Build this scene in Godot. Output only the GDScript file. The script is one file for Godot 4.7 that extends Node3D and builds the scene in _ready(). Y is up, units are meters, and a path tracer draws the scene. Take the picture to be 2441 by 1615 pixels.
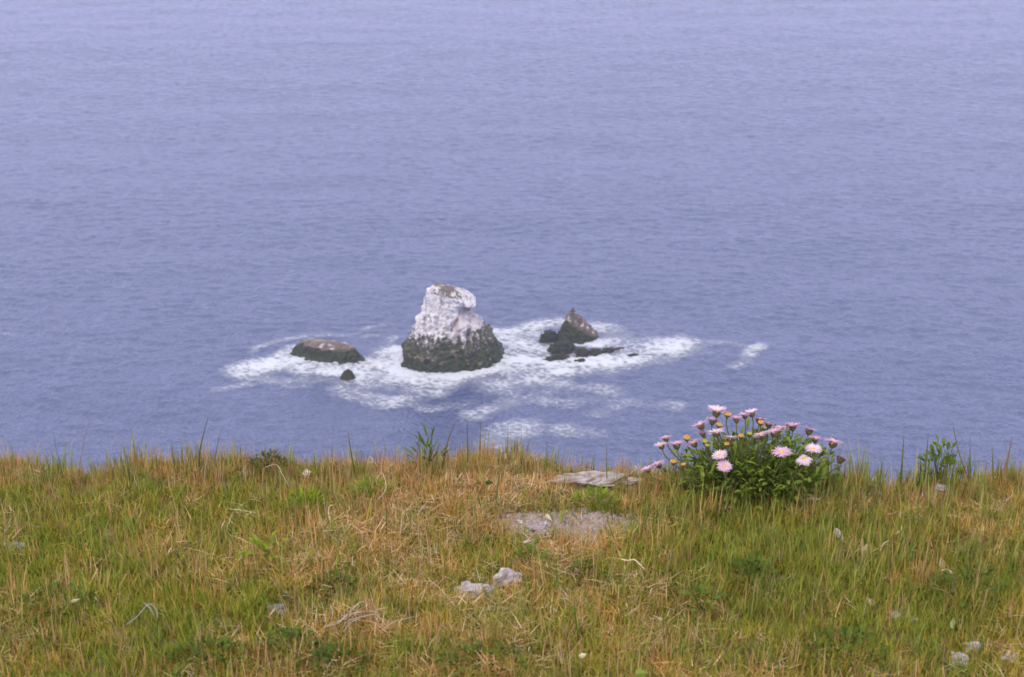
extends Node3D
# A cliff top above the sea: grass and a seaside daisy in front, rocks in the surf below.
# Units are metres. The ground at the viewer's feet is y = 0, the sea lies at SEA.

const SEA := -78.0
const EYE := Vector3(0, 1.5, 0)
const PITCH := -22.0
const FOCAL := 3390.0            # lens in pixels of the 2441 x 1615 photograph
const MID := Vector2(1220.5, 807.5)

var used := {}
var edge_x := PackedFloat32Array()
var edge_z := PackedFloat32Array()
var bump_a: FastNoiseLite
var bump_b: FastNoiseLite
var crag: FastNoiseLite
var swell: FastNoiseLite
var chop: FastNoiseLite
var ripple: FastNoiseLite
var patch: FastNoiseLite
var patch2: FastNoiseLite

# ---------------------------------------------------------------- helpers
func numbered(called: String) -> String:
	if not used.has(called):
		used[called] = 0
		return called
	used[called] += 1
	return "%s_%03d" % [called, used[called]]

func tag(o: Node, label: String, category: String, group := "", kind := "") -> Node:
	o.set_meta("label", label)
	o.set_meta("category", category)
	if group: o.set_meta("group", group)
	if kind: o.set_meta("kind", kind)
	return o

func thing(called: String, at: Vector3, label: String, category: String, group := "", kind := "") -> Node3D:
	var o := Node3D.new()
	o.name = numbered(called)
	add_child(o)
	o.position = at
	tag(o, label, category, group, kind)
	return o

func put(called: String, mesh: Mesh, m: Material, parent: Node = null) -> MeshInstance3D:
	var o := MeshInstance3D.new()
	o.mesh = mesh
	o.material_override = m
	if parent == null:
		o.name = numbered(called)
		add_child(o)
	else:
		o.name = called
		parent.add_child(o, true)
	return o

func noise(s: int, freq: float, oct := 3, ridged := false) -> FastNoiseLite:
	var n := FastNoiseLite.new()
	n.seed = s
	n.noise_type = FastNoiseLite.TYPE_SIMPLEX_SMOOTH
	n.frequency = freq
	n.fractal_type = FastNoiseLite.FRACTAL_RIDGED if ridged else FastNoiseLite.FRACTAL_FBM
	n.fractal_octaves = oct
	return n

func rng(s: int) -> RandomNumberGenerator:
	var r := RandomNumberGenerator.new()
	r.seed = s
	return r

func sight(px: float, py: float) -> Vector3:
	var d := Vector3((px - MID.x) / FOCAL, -(py - MID.y) / FOCAL, -1.0)
	return (Basis(Vector3.RIGHT, deg_to_rad(PITCH)) * d).normalized()

func on_sea(px: float, py: float) -> Vector3:
	var d := sight(px, py)
	return EYE + d * ((SEA - EYE.y) / d.y)

func on_plain(px: float, py: float) -> Vector3:
	var d := sight(px, py)
	return EYE + d * (-EYE.y / d.y)

func on_ground(px: float, py: float) -> Vector3:
	var p := on_plain(px, py)
	var d := sight(px, py)
	for k in 6:
		p = EYE + d * ((ground_y(p.x, p.z) - EYE.y) / d.y)
	return p

func on_turf(px: float, py: float) -> Vector3:
	# as on_ground, but no farther out than the brink
	var g := on_ground(px, py)
	var e := edge_at(g.x) + 0.015
	if g.z < e:
		g = Vector3(g.x * e / g.z, 0, e)
		g.y = ground_y(g.x, g.z)
	return g

func at_depth(px: float, py: float, z: float) -> Vector3:
	var d := sight(px, py)
	return EYE + d * (z / d.z)

func edge_at(x: float) -> float:
	var n := edge_x.size()
	if x <= edge_x[0]: return edge_z[0]
	if x >= edge_x[n - 1]: return edge_z[n - 1]
	for i in range(1, n):
		if x <= edge_x[i]:
			var t := (x - edge_x[i - 1]) / (edge_x[i] - edge_x[i - 1])
			return lerpf(edge_z[i - 1], edge_z[i], t * t * (3 - 2 * t))
	return edge_z[n - 1]

func ground_y(x: float, z: float) -> float:
	var y := bump_a.get_noise_2d(x, z) * 0.022 + bump_b.get_noise_2d(x, z) * 0.007
	var d := edge_at(x) + bump_b.get_noise_2d(x * 0.8, 7.0) * 0.03 + bump_a.get_noise_2d(x, 3.0) * 0.02 - z
	y *= clampf(1.0 - (d + 0.25) * 1.4, 0.6, 1.0) if d > -0.25 else 1.0
	if d > 0.0:
		var fall := d * d * 7.0 if d < 0.16 else 0.1792 + (d - 0.16) * 2.24
		y -= fall
		if d > 0.4:
			y += crag.get_noise_3d(x, y, z) * minf(2.5, (d - 0.4) * 0.35)
	return y

func sea_h(x: float, z: float, step: float) -> float:
	var fine := clampf(1.6 - step * 0.6, 0.0, 1.0)
	var mid := clampf(1.5 - step * 0.12, 0.0, 1.0)
	return swell.get_noise_2d(x * 0.55 + z * 0.06, z) * 0.42 * mid + chop.get_noise_2d(x * 0.42 - z * 0.06, z) * 0.15 * fine + ripple.get_noise_2d(x * 0.55 + z * 0.1, z) * 0.085 * fine

func grid(xs: PackedFloat32Array, zs: PackedFloat32Array, ys: PackedFloat32Array, uv_scale := 0.0, colors := PackedColorArray()) -> ArrayMesh:
	var nx := xs.size()
	var nz := zs.size()
	var v := PackedVector3Array()
	var n := PackedVector3Array()
	var uv := PackedVector2Array()
	var ix := PackedInt32Array()
	v.resize(nx * nz)
	n.resize(nx * nz)
	if uv_scale > 0.0: uv.resize(nx * nz)
	for j in nz:
		var j0 := maxi(j - 1, 0)
		var j1 := mini(j + 1, nz - 1)
		var dz := zs[j1] - zs[j0]
		for i in nx:
			var k := j * nx + i
			var i0 := maxi(i - 1, 0)
			var i1 := mini(i + 1, nx - 1)
			v[k] = Vector3(xs[i], ys[k], zs[j])
			n[k] = Vector3(-(ys[j * nx + i1] - ys[j * nx + i0]) / (xs[i1] - xs[i0]), 1.0, -(ys[j1 * nx + i] - ys[j0 * nx + i]) / dz).normalized()
			if uv_scale > 0.0: uv[k] = Vector2(xs[i], zs[j]) * uv_scale
	ix.resize((nx - 1) * (nz - 1) * 6)
	var q := 0
	for j in nz - 1:
		for i in nx - 1:
			var k := j * nx + i
			ix[q] = k; ix[q + 1] = k + 1; ix[q + 2] = k + nx + 1
			ix[q + 3] = k; ix[q + 4] = k + nx + 1; ix[q + 5] = k + nx
			q += 6
	var a := []
	a.resize(Mesh.ARRAY_MAX)
	a[Mesh.ARRAY_VERTEX] = v
	a[Mesh.ARRAY_NORMAL] = n
	if uv_scale > 0.0: a[Mesh.ARRAY_TEX_UV] = uv
	if colors.size(): a[Mesh.ARRAY_COLOR] = colors
	a[Mesh.ARRAY_INDEX] = ix
	var m := ArrayMesh.new()
	m.add_surface_from_arrays(Mesh.PRIMITIVE_TRIANGLES, a)
	return m

func steps(marks: Array) -> PackedFloat32Array:
	# [from, step, to, step, to ...]: coordinates with a changing spacing
	var out := PackedFloat32Array()
	var x: float = marks[0]
	var i := 1
	while i < marks.size():
		var s: float = marks[i]
		var to: float = marks[i + 1]
		var n := maxi(1, roundi((to - x) / s))
		for k in n:
			out.append(x + (to - x) * k / n)
		x = to
		i += 2
	out.append(x)
	return out

func lin(r: float, g: float, b: float) -> Color:
	return Color(r, g, b).linear_to_srgb()

func mat(c: Color, rough := 0.85, vertex := false) -> StandardMaterial3D:
	var m := StandardMaterial3D.new()
	m.albedo_color = c
	m.roughness = rough
	m.vertex_color_use_as_albedo = vertex
	m.cull_mode = BaseMaterial3D.CULL_DISABLED
	return m

func leafy(rough := 0.6) -> StandardMaterial3D:
	var m := mat(Color.WHITE, rough, true)
	m.backlight_enabled = true
	m.backlight = Color(0.55, 0.55, 0.5)
	m.metallic_specular = 0.12
	return m

func noise_tex(n: FastNoiseLite, size: int, ramp: Array, as_normal := false, strength := 4.0) -> NoiseTexture2D:
	var t := NoiseTexture2D.new()
	t.width = size
	t.height = size
	t.seamless = true
	t.noise = n
	t.as_normal_map = as_normal
	t.bump_strength = strength
	if ramp.size():
		var g := Gradient.new()
		g.offsets = PackedFloat32Array(ramp.map(func(e): return e[0]))
		g.colors = PackedColorArray(ramp.map(func(e): return e[1]))
		t.color_ramp = g
	return t

# ---------------------------------------------------------------- rocks
func loft(rings: Array, around: int, up: int, skew: float, power: float, yaw: float, s: int, amp: float, feature: float, shape_at: Callable, tint: Callable) -> ArrayMesh:
	# rings: [height, centre x, half width x, half depth z, centre z]; displaced by crags
	var big := noise(s, 1.0 / feature, 4, true)
	var small := noise(s + 7, 3.4 / feature, 3)
	var flute := noise(s + 13, 1.6 / feature, 3)
	var crack := noise(s + 19, 1.15 / feature, 2)
	crack.noise_type = FastNoiseLite.TYPE_CELLULAR
	crack.cellular_return_type = FastNoiseLite.RETURN_DISTANCE2_SUB
	crack.cellular_jitter = 1.0
	var h0: float = rings[0][0]
	var h1: float = rings[rings.size() - 1][0]
	var pts := PackedVector3Array()
	for j in up + 1:
		var h := lerpf(h0, h1, float(j) / up)
		var k := 0
		while k < rings.size() - 2 and h > rings[k + 1][0]: k += 1
		var a: Array = rings[k]
		var b: Array = rings[k + 1]
		var t := clampf((h - a[0]) / (b[0] - a[0]), 0.0, 1.0)
		for i in around:
			var w := TAU * i / around
			var cw := cos(w)
			var sw := sin(w)
			var e := 2.0 / power
			var x: float = lerpf(a[1], b[1], t) + signf(cw) * pow(absf(cw), e) * lerpf(a[2], b[2], t)
			var zz: float = signf(sw) * pow(absf(sw), e) * lerpf(a[3], b[3], t) * (1.0 if sw > 0.0 else 0.6)
			var p := Vector3(x, h, lerpf(a[4], b[4], t) + zz - x * skew)
			var out := Vector3(cw, 0.25 + 0.6 * float(j) / up, sw).normalized()
			var d := (big.get_noise_3dv(p) - 0.08) * amp * 0.4 + small.get_noise_3dv(p) * amp * 0.3 + flute.get_noise_3d(p.x, p.y * 0.22, p.z) * amp * 0.7 + clampf(crack.get_noise_3d(p.x, p.y * 0.4, p.z) + 0.75, 0.0, 0.6) * amp * 1.3 - amp * 0.28
			p += out * d * clampf((h1 - h) / (0.12 * (h1 - h0)) , 0.35, 1.0)
			p = shape_at.call(p)
			pts.append(p)
	# normals and colours
	var nrm := PackedVector3Array()
	nrm.resize(pts.size())
	var ix := PackedInt32Array()
	for j in up:
		for i in around:
			var q := j * around + i
			var r := j * around + (i + 1) % around
			for f in [[q, r, q + around], [r, r + around, q + around]]:
				var n := (pts[f[2]] - pts[f[0]]).cross(pts[f[1]] - pts[f[0]])
				for c in f: nrm[c] += n
				ix.append_array(PackedInt32Array([f[0], f[1], f[2]]))
	# cap
	var top := Vector3.ZERO
	for i in around: top += pts[up * around + i]
	top /= around
	pts.append(top)
	nrm.append(Vector3.UP)
	for i in around:
		ix.append_array(PackedInt32Array([up * around + i, up * around + (i + 1) % around, pts.size() - 1]))
	var flip := 1.0
	# outward check on one vertex
	var probe := int(up * 0.4) * around
	if nrm[probe].dot(pts[probe] - Vector3(rings[0][1], pts[probe].y, rings[0][4])) < 0.0: flip = -1.0
	var turn := Basis(Vector3.UP, yaw)
	var col := PackedColorArray()
	for i in pts.size():
		nrm[i] = (nrm[i] * flip).normalized() if nrm[i].length() > 1e-9 else Vector3.UP
		col.append(tint.call(pts[i], nrm[i]))
	for i in pts.size():
		pts[i] = turn * pts[i]
		nrm[i] = turn * nrm[i]
	if flip < 0.0:
		for i in range(0, ix.size(), 3):
			var sw2 := ix[i + 1]
			ix[i + 1] = ix[i + 2]
			ix[i + 2] = sw2
	var arr := []
	arr.resize(Mesh.ARRAY_MAX)
	arr[Mesh.ARRAY_VERTEX] = pts
	arr[Mesh.ARRAY_NORMAL] = nrm
	arr[Mesh.ARRAY_COLOR] = col
	arr[Mesh.ARRAY_INDEX] = ix
	var m := ArrayMesh.new()
	m.add_surface_from_arrays(Mesh.PRIMITIVE_TRIANGLES, arr)
	return m

func stone(size: Vector3, s: int, cuts := 14, rough := 0.08, c0 := Color(0.4, 0.38, 0.42), c1 := Color(0.6, 0.57, 0.62)) -> ArrayMesh:
	# a broken stone: a ball trimmed by random planes, then roughened
	var r := rng(s)
	var n := noise(s, 1.5, 3)
	var speck := noise(s + 3, 3.2, 3)
	var planes := []
	for k in cuts:
		planes.append([Vector3(r.randf_range(-1, 1), r.randf_range(-0.8, 1), r.randf_range(-1, 1)).normalized(), r.randf_range(0.38, 0.8)])
	var st := SurfaceTool.new()
	st.begin(Mesh.PRIMITIVE_TRIANGLES)
	st.set_smooth_group(-1)
	var na := 26
	var nb := 16
	var pts := []
	for j in nb + 1:
		var row := []
		for i in na:
			var a := TAU * i / na
			var b := PI * j / nb
			var p := Vector3(sin(b) * cos(a), cos(b), sin(b) * sin(a))
			for pl in planes:
				var over: float = p.dot(pl[0]) - pl[1]
				if over > 0.0: p -= pl[0] * over * 0.92
			p += p.normalized() * (n.get_noise_3dv(p * 1.2) * rough * 2.5 + speck.get_noise_3dv(p) * rough * 1.3)
			row.append(p)
		pts.append(row)
	for j in nb:
		for i in na:
			var a: Vector3 = pts[j][i]
			var b: Vector3 = pts[j][(i + 1) % na]
			var c: Vector3 = pts[j + 1][(i + 1) % na]
			var d: Vector3 = pts[j + 1][i]
			for p in [a, c, b, a, d, c]:
				var t := clampf(0.5 + speck.get_noise_3dv(p * 2.0) * 1.3, 0.0, 1.0)
				st.set_color(c0.lerp(c1, t))
				st.add_vertex(p * size)
	st.generate_normals()
	return st.commit()

# ---------------------------------------------------------------- plants
func blade(st: SurfaceTool, root: Vector3, tip_dir: Vector3, length: float, width: float, bend: float, c: Color, seg := 3, side := Vector3.ZERO) -> Vector3:
	var d := tip_dir.normalized()
	var flat := Vector3(d.x, 0, d.z)
	if flat.length() < 0.01: flat = Vector3(0.3, 0, 0.2)
	flat = flat.normalized()
	var across := side if side != Vector3.ZERO else flat.cross(Vector3.UP).normalized()
	var p := root
	var last := []
	for k in seg + 1:
		var t := float(k) / seg
		var w := width * (1.0 - t * t * 0.9) * 0.5
		var n := across.cross(d).normalized()
		var now := [p - across * w, p + across * w, c, n]
		if k > 0:
			for e in [[last[0], last], [now[0], now], [now[1], now], [last[0], last], [now[1], now], [last[1], last]]:
				st.set_color(e[1][2])
				st.set_normal(e[1][3])
				st.add_vertex(e[0])
		last = now
		p += d * (length / seg)
		d = (d + (flat * 0.8 - Vector3.UP * 0.65) * bend / seg).normalized()
	return p

func tube(st: SurfaceTool, path: Array, r0: float, r1: float, c0: Color, c1: Color, sides := 5) -> void:
	var prev := []
	var n := path.size()
	for k in n:
		var d: Vector3 = (path[mini(k + 1, n - 1)] - path[maxi(k - 1, 0)]).normalized()
		var a := d.cross(Vector3(0.31, 0.2, 0.93)).normalized()
		var b := d.cross(a)
		var t := float(k) / (n - 1)
		var ring := []
		for i in sides:
			var w := TAU * i / sides
			var out := a * cos(w) + b * sin(w)
			ring.append([path[k] + out * lerpf(r0, r1, t), out, c0.lerp(c1, t)])
		if k > 0:
			for i in sides:
				var j := (i + 1) % sides
				for e in [prev[i], ring[i], ring[j], prev[i], ring[j], prev[j]]:
					st.set_color(e[2])
					st.set_normal(e[1])
					st.add_vertex(e[0])
		prev = ring

func curve(points: Array, n: int) -> Array:
	var c := Curve3D.new()
	for k in points.size():
		var t: Vector3 = (points[mini(k + 1, points.size() - 1)] - points[maxi(k - 1, 0)]) / 6.0
		c.add_point(points[k], -t, t)
	var out := []
	for k in n + 1:
		out.append(c.sample_baked(c.get_baked_length() * k / n, true))
	return out

func begin() -> SurfaceTool:
	var st := SurfaceTool.new()
	st.begin(Mesh.PRIMITIVE_TRIANGLES)
	return st

func leaf_mesh(length: float, width: float, c0: Color, c1: Color, droop: float, spoon := true) -> ArrayMesh:
	# lies along +z from the origin, face up, folded along its midrib
	var st := begin()
	st.set_smooth_group(-1)
	var ws := [0.16, 0.3, 0.62, 1.0, 0.8, 0.05] if spoon else [0.3, 0.85, 1.0, 0.75, 0.4, 0.04]
	var n := ws.size()
	for k in n - 1:
		for s in [-1.0, 1.0]:
			var q := []
			for e in [[k, 0.0], [k, s], [k + 1, s], [k + 1, 0.0]]:
				var t := float(e[0]) / (n - 1)
				var w: float = ws[e[0]] * width * 0.5
				q.append([Vector3(e[1] * w, absf(e[1]) * w * 0.45 - droop * length * t * t, length * t * (1.0 - 0.25 * droop * t)), c0.lerp(c1, t * 0.7 + absf(e[1]) * 0.3)])
			var order := [0, 1, 2, 0, 2, 3] if s > 0 else [0, 2, 1, 0, 3, 2]
			for i in order:
				st.set_color(q[i][1])
				st.add_vertex(q[i][0])
	st.generate_normals()
	return st.commit()

func look(dir: Vector3, roll := 0.0) -> Basis:
	# a basis whose +z runs along dir, its y as far up as it goes
	var z := dir.normalized()
	var x := Vector3.UP.cross(z)
	x = x.normalized() if x.length() > 0.05 else Vector3.RIGHT
	return Basis(x, z.cross(x), z) * Basis(Vector3(0, 0, 1), roll)

# ================================================================ the scene
func _ready() -> void:
	set_view()
	var cols := PackedFloat32Array()
	bump_a = noise(11, 2.2, 3)
	bump_b = noise(12, 11.0, 3)
	crag = noise(13, 0.09, 5)
	swell = noise(21, 0.034, 2)
	chop = noise(22, 0.4, 2)
	ripple = noise(23, 0.8, 2)
	patch = noise(31, 2.6, 3)
	patch2 = noise(32, 7.0, 2)
	for e in [[-900, 1092], [0, 1088], [100, 1088], [160, 1108], [215, 1110], [290, 1088], [450, 1090], [600, 1090], [800, 1094], [1000, 1090], [1150, 1082], [1250, 1084], [1310, 1096], [1345, 1116], [1420, 1120], [1530, 1122], [1620, 1118], [1800, 1108], [1950, 1122], [2050, 1134], [2150, 1138], [2300, 1138], [2441, 1118], [3300, 1120]]:
		var p := on_plain(e[0], e[1] + 30)
		edge_x.append(p.x)
		edge_z.append(p.z)
	lay_zones()
	build_ground()
	build_sea()
	build_sea_rocks()
	build_foam()
	build_stones()
	build_grass()
	build_daisy()
	build_details()

func set_view() -> void:
	var cam := Camera3D.new()
	cam.name = "camera"
	add_child(cam)
	cam.position = EYE
	cam.rotation_degrees = Vector3(PITCH, 0, 0)
	cam.fov = rad_to_deg(2.0 * atan(MID.y / FOCAL))
	cam.near = 0.05
	cam.far = 20000.0
	cam.current = true
	var lens := CameraAttributesPhysical.new()
	lens.frustum_focal_length = 50.0
	lens.frustum_focus_distance = 4.6
	lens.exposure_aperture = 9.5
	lens.exposure_multiplier = 1.0
	lens.auto_exposure_enabled = false
	cam.attributes = lens
	# the lens attributes drive the field of view from the sensor height; set it back
	cam.fov = rad_to_deg(2.0 * atan(MID.y / FOCAL))

	var sky_mat := ProceduralSkyMaterial.new()
	sky_mat.sky_top_color = lin(0.455, 0.46, 0.54)
	sky_mat.sky_horizon_color = lin(0.63, 0.64, 1.0)
	sky_mat.sky_curve = 0.2
	sky_mat.ground_bottom_color = lin(0.3, 0.32, 0.42)
	sky_mat.ground_horizon_color = lin(0.63, 0.64, 1.0)
	sky_mat.sun_angle_max = 1.0
	var sky := Sky.new()
	sky.sky_material = sky_mat
	var env := Environment.new()
	env.background_mode = Environment.BG_SKY
	env.sky = sky
	env.background_energy_multiplier = 2.7
	env.tonemap_mode = Environment.TONE_MAPPER_LINEAR
	env.tonemap_exposure = 1.0
	env.fog_enabled = true
	env.fog_density = 0.00048
	env.fog_light_color = Color(0.85, 0.87, 1.0)
	env.sdfgi_enabled = true
	env.ssao_enabled = true
	env.ssil_enabled = true
	var we := WorldEnvironment.new()
	we.name = "world"
	we.environment = env
	add_child(we)
	var sun := DirectionalLight3D.new()
	sun.name = "sun"
	sun.light_energy = 0.5
	sun.light_color = Color(1.0, 0.95, 0.88)
	sun.light_angular_distance = 18.0
	sun.shadow_enabled = true
	add_child(sun)
	sun.rotation_degrees = Vector3(-58, -35, 0)

# ---------------------------------------------------------------- setting
func build_ground() -> void:
	var xs := steps([-60.0, 6.0, -12.0, 1.0, -3.0, 0.05, -1.8, 0.02, 1.8, 0.05, 3.0, 1.0, 12.0, 6.0, 60.0])
	var zs := steps([-46.0, 1.2, -6.0, 0.15, -3.4, 0.02, -1.7, 0.1, 0.0, 1.0, 6.0, 8.0, 60.0])
	var ys := PackedFloat32Array()
	var kinds := PackedColorArray()
	for z in zs:
		for x in xs:
			ys.append(ground_y(x, z))
			# thatch and roots under the turf, dry pale grit where it is bare
			var open := absf(x) < 3.0 and z < -1.7 and z > -3.4 and zone_sum("bare", x, z) + patch2.get_noise_2d(x, z) * 0.5 > 0.45
			kinds.append(Color(1.0, 0.95, 0.95) if open else Color(0.52, 0.47, 0.30))
	var m := mat(Color.WHITE, 0.95, true)
	var soil := noise(41, 0.02, 5)
	m.albedo_texture = noise_tex(soil, 512, [[0.0, lin(0.13, 0.10, 0.065)], [0.35, lin(0.24, 0.18, 0.12)], [0.55, lin(0.33, 0.25, 0.19)], [0.75, lin(0.40, 0.33, 0.28)], [1.0, lin(0.50, 0.44, 0.40)]])
	m.heightmap_enabled = true
	m.heightmap_texture = noise_tex(noise(42, 0.03, 5), 512, [])
	m.heightmap_scale = 0.6
	m.uv1_triplanar = true
	m.uv1_world_triplanar = true
	m.uv1_scale = Vector3(2.6, 2.6, 2.6)
	var o := put("ground", grid(xs, zs, ys, 0.0, kinds), m)
	tag(o, "brown soil of the cliff top falling away to the sea", "ground", "", "structure")

func build_sea() -> void:
	var xs := steps([-6000.0, 900.0, -1500.0, 120.0, -500.0, 12.0, -200.0, 0.5, 200.0, 12.0, 500.0, 120.0, 1500.0, 900.0, 6000.0])
	var zs := steps([-9000.0, 900.0, -2700.0, 120.0, -900.0, 10.0, -600.0, 1.0, -440.0, 0.6, -270.0, 0.4, -140.0, 3.0, -20.0])
	var ys := PackedFloat32Array()
	ys.resize(xs.size() * zs.size())
	var q := 0
	for j in zs.size():
		var sz := absf(zs[mini(j + 1, zs.size() - 1)] - zs[maxi(j - 1, 0)]) * 0.5
		for i in xs.size():
			var sx := absf(xs[mini(i + 1, xs.size() - 1)] - xs[maxi(i - 1, 0)]) * 0.5
			ys[q] = SEA + sea_h(xs[i], zs[j], maxf(sx, sz))
			q += 1
	var m := mat(lin(0.053, 0.075, 0.160), 0.17)
	m.normal_enabled = true
	m.normal_texture = noise_tex(noise(51, 0.028, 4), 1024, [], true, 9.0)
	m.normal_scale = 0.8
	var o := put("sea", grid(xs, zs, ys, 1.0 / 26.0), m)
	tag(o, "wide lavender-blue sea with small choppy waves", "sea", "", "structure")

const PX := 0.0607    # metres to a photograph pixel at the rocks

func build_sea_rocks() -> void:
	var rock_mat := mat(Color.WHITE, 0.8, true)
	rock_mat.heightmap_enabled = true
	rock_mat.heightmap_texture = noise_tex(noise(61, 0.03, 5), 512, [])
	rock_mat.heightmap_scale = 10.0
	rock_mat.uv1_triplanar = true
	rock_mat.uv1_scale = Vector3(0.3, 0.3, 0.3)
	var spots := noise(62, 0.7, 4)
	var streak := noise(63, 0.9, 3)
	var fine := noise(64, 2.4, 3)
	var plain := func(p: Vector3) -> Vector3: return p
	# the tall guano-covered stack
	var rows := [[-2.0, 957, 1201, 6.3], [0.0, 957, 1200, 6.2], [1.0, 957, 1190, 5.9], [2.0, 957, 1180, 5.5], [3.0, 965, 1175, 5.1], [4.0, 971, 1160, 4.8], [5.0, 981, 1148, 4.2], [6.0, 990, 1128, 3.7], [7.0, 998, 1122, 3.2], [8.0, 1003, 1124, 2.8], [9.0, 1007, 1132, 2.5], [10.0, 1010, 1135, 2.2], [10.5, 1012, 1131, 1.9], [10.9, 1022, 1116, 1.4], [11.15, 1042, 1090, 0.5]]
	var rings := []
	for e in rows:
		rings.append([e[0], ((e[1] + e[2] + 10.0) * 0.5 - 1078.0) * PX, (e[2] - e[1] - 16.0) * 0.5 * PX, e[3], 0.0])
	var carve := func(p: Vector3) -> Vector3:
		# the hollow under the right-hand brow, and the fissure that runs down from it
		var q := Vector2(p.x, p.y)
		var front := smoothstep(-0.6, 0.6, p.z)
		var a := Vector2(1.8, 7.7)
		var b := Vector2(0.2, 5.6)
		var t := clampf((q - a).dot(b - a) / (b - a).length_squared(), 0.0, 1.0)
		var g := exp(-pow((q - a).length() / 0.9, 4.0)) * 2.6 + exp(-pow((q - a.lerp(b, t)).length() / 0.36, 2.0)) * 1.1
		g += exp(-pow((q - Vector2(2.6, 6.9)).length() / 0.45, 2.0)) * 0.8
		var brow := exp(-pow((q - Vector2(2.5, 9.1)).length() / 0.9, 2.0)) * 0.9
		var block := exp(-pow((q - Vector2(1.4, 5.8)).length() / 0.9, 2.0)) * 0.7
		var spur := exp(-pow((p - Vector3(-7.4, 2.1, 0.8)).length() / 0.8, 2.0)) * 0.9
		var knob := exp(-pow((p - Vector3(7.0, 0.9, -1.4)).length() / 0.8, 2.0)) * 0.6
		p += Vector3(0.1, 0.0, -1.0) * g * front + Vector3(0.35, 0.1, 0.7) * brow * front + Vector3(0, 0, 1) * block * front + Vector3(-1, 0, 0.2) * spur + Vector3(1, 0.1, 0.2) * knob
		# the summit slopes down to the right
		p.y -= smoothstep(6.5, 10.5, p.y) * maxf(p.x + 1.6, 0.0) * 0.34
		return p
	var stack_tint := func(p: Vector3, n: Vector3) -> Color:
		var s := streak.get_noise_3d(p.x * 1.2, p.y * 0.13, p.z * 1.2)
		var d := spots.get_noise_3dv(p)
		var f := fine.get_noise_3dv(p)
		var c: Color
		var line := 4.5 + s * 2.6 + d * 0.9
		if p.y > line:
			c = Color(0.54, 0.515, 0.515).lerp(Color(0.75, 0.73, 0.73), clampf(0.5 + f, 0, 1))
			if d + s * 0.9 + f * 0.25 > 0.64 - clampf((p.y - 4.0) * -0.08 + 0.3, 0.0, 0.3): c = Color(0.20, 0.17, 0.16)
			if s < -0.27 - f * 0.25 - (p.y - 6.0) * 0.03: c = Color(0.36, 0.31, 0.33)  # upright grey streaks: the shade of crevices painted into the rock colour
			if p.x > 0.6 and p.y < 7.0: c = c.lerp(Color(0.50, 0.42, 0.42), clampf(0.55 + d, 0.2, 0.9))
			if p.y > 10.0 + d * 0.9 - maxf(p.x + 1.6, 0.0) * 0.30 and n.y > 0.1 and f * 0.8 + d > 0.28 * absf(p.x + 0.2) - 0.42: c = Color(0.09, 0.075, 0.05).lerp(Color(0.20, 0.15, 0.12), clampf(0.5 + f * 1.5, 0, 1))
		elif p.y > 2.1 + d * 1.6 + s:
			c = Color(0.03, 0.045, 0.008).lerp(Color(0.14, 0.12, 0.07), clampf(0.28 + f * 1.2 + s * 0.8, 0, 1))
			if f + s > 0.56: c = Color(0.30, 0.26, 0.26)
		else:
			c = Color(0.010, 0.018, 0.002).lerp(Color(0.042, 0.054, 0.006), clampf(0.5 + f * 1.3, 0, 1))
			if d > 0.33 and n.y > 0.3: c = Color(0.20, 0.14, 0.10)
		return c
	var at := on_sea(1078, 851)
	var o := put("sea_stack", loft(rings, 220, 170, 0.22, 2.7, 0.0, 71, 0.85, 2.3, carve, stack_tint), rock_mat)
	o.position = at
	o.scale = Vector3(1.05, 1.03, 1.05)
	tag(o, "tall sea stack white with guano above a dark green foot", "sea rock", "rocks standing in the surf")

	var low_tint := func(p: Vector3, n: Vector3) -> Color:
		var d := spots.get_noise_3dv(p * 1.3)
		var f := fine.get_noise_3dv(p)
		var c := Color(0.012, 0.018, 0.002).lerp(Color(0.045, 0.055, 0.006), clampf(0.45 + f * 1.4, 0, 1))
		if p.y > 1.75 + d * 0.5 + f * 0.2:
			c = Color(0.10, 0.075, 0.055).lerp(Color(0.24, 0.185, 0.16), clampf(0.5 + d * 1.2 + f * 0.7, 0, 1))
			if d > 0.30 and n.y > 0.5: c = Color(0.5, 0.46, 0.47)
			if d < -0.33: c = Color(0.075, 0.075, 0.03)
		return c
	# the long low rock
	var at2 := on_sea(781, 851)
	o = put("low_rock", loft([[-2.0, 0.6, 6.9, 2.9, 0.0], [0.0, 0.5, 6.5, 2.6, 0.0], [0.35, 0.2, 5.9, 2.4, -0.1], [0.7, -0.1, 5.3, 2.2, -0.1], [1.3, 0.0, 4.9, 2.0, -0.15], [1.9, 0.1, 4.3, 1.75, -0.2], [2.25, 0.3, 3.5, 1.3, -0.3], [2.4, 0.3, 1.6, 0.6, -0.3]], 150, 70, 0.0, 2.3, -0.34, 81, 0.55, 1.6, plain, low_tint), rock_mat)
	o.position = at2
	tag(o, "long low rock with brown flat top and dark green sides", "sea rock", "rocks standing in the surf")
	var dark_tint := func(p: Vector3, n: Vector3) -> Color:
		var f := fine.get_noise_3dv(p * 1.5)
		return Color(0.010, 0.014, 0.002).lerp(Color(0.042, 0.044, 0.009), clampf(0.45 + f * 1.4, 0, 1))
	o = put("cone_rock", loft([[-1.2, 0.0, 1.5, 1.2, 0.0], [0.0, 0.0, 1.22, 0.9, 0.0], [0.7, 0.05, 0.85, 0.62, 0.0], [1.3, 0.1, 0.42, 0.32, 0.0], [1.55, 0.12, 0.1, 0.1, 0.0]], 70, 40, 0.0, 2.1, 0.1, 91, 0.22, 0.9, plain, dark_tint), rock_mat)
	o.position = on_sea(828, 904)
	tag(o, "small dark cone-shaped rock in front of the long low rock", "sea rock", "rocks standing in the surf")
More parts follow.
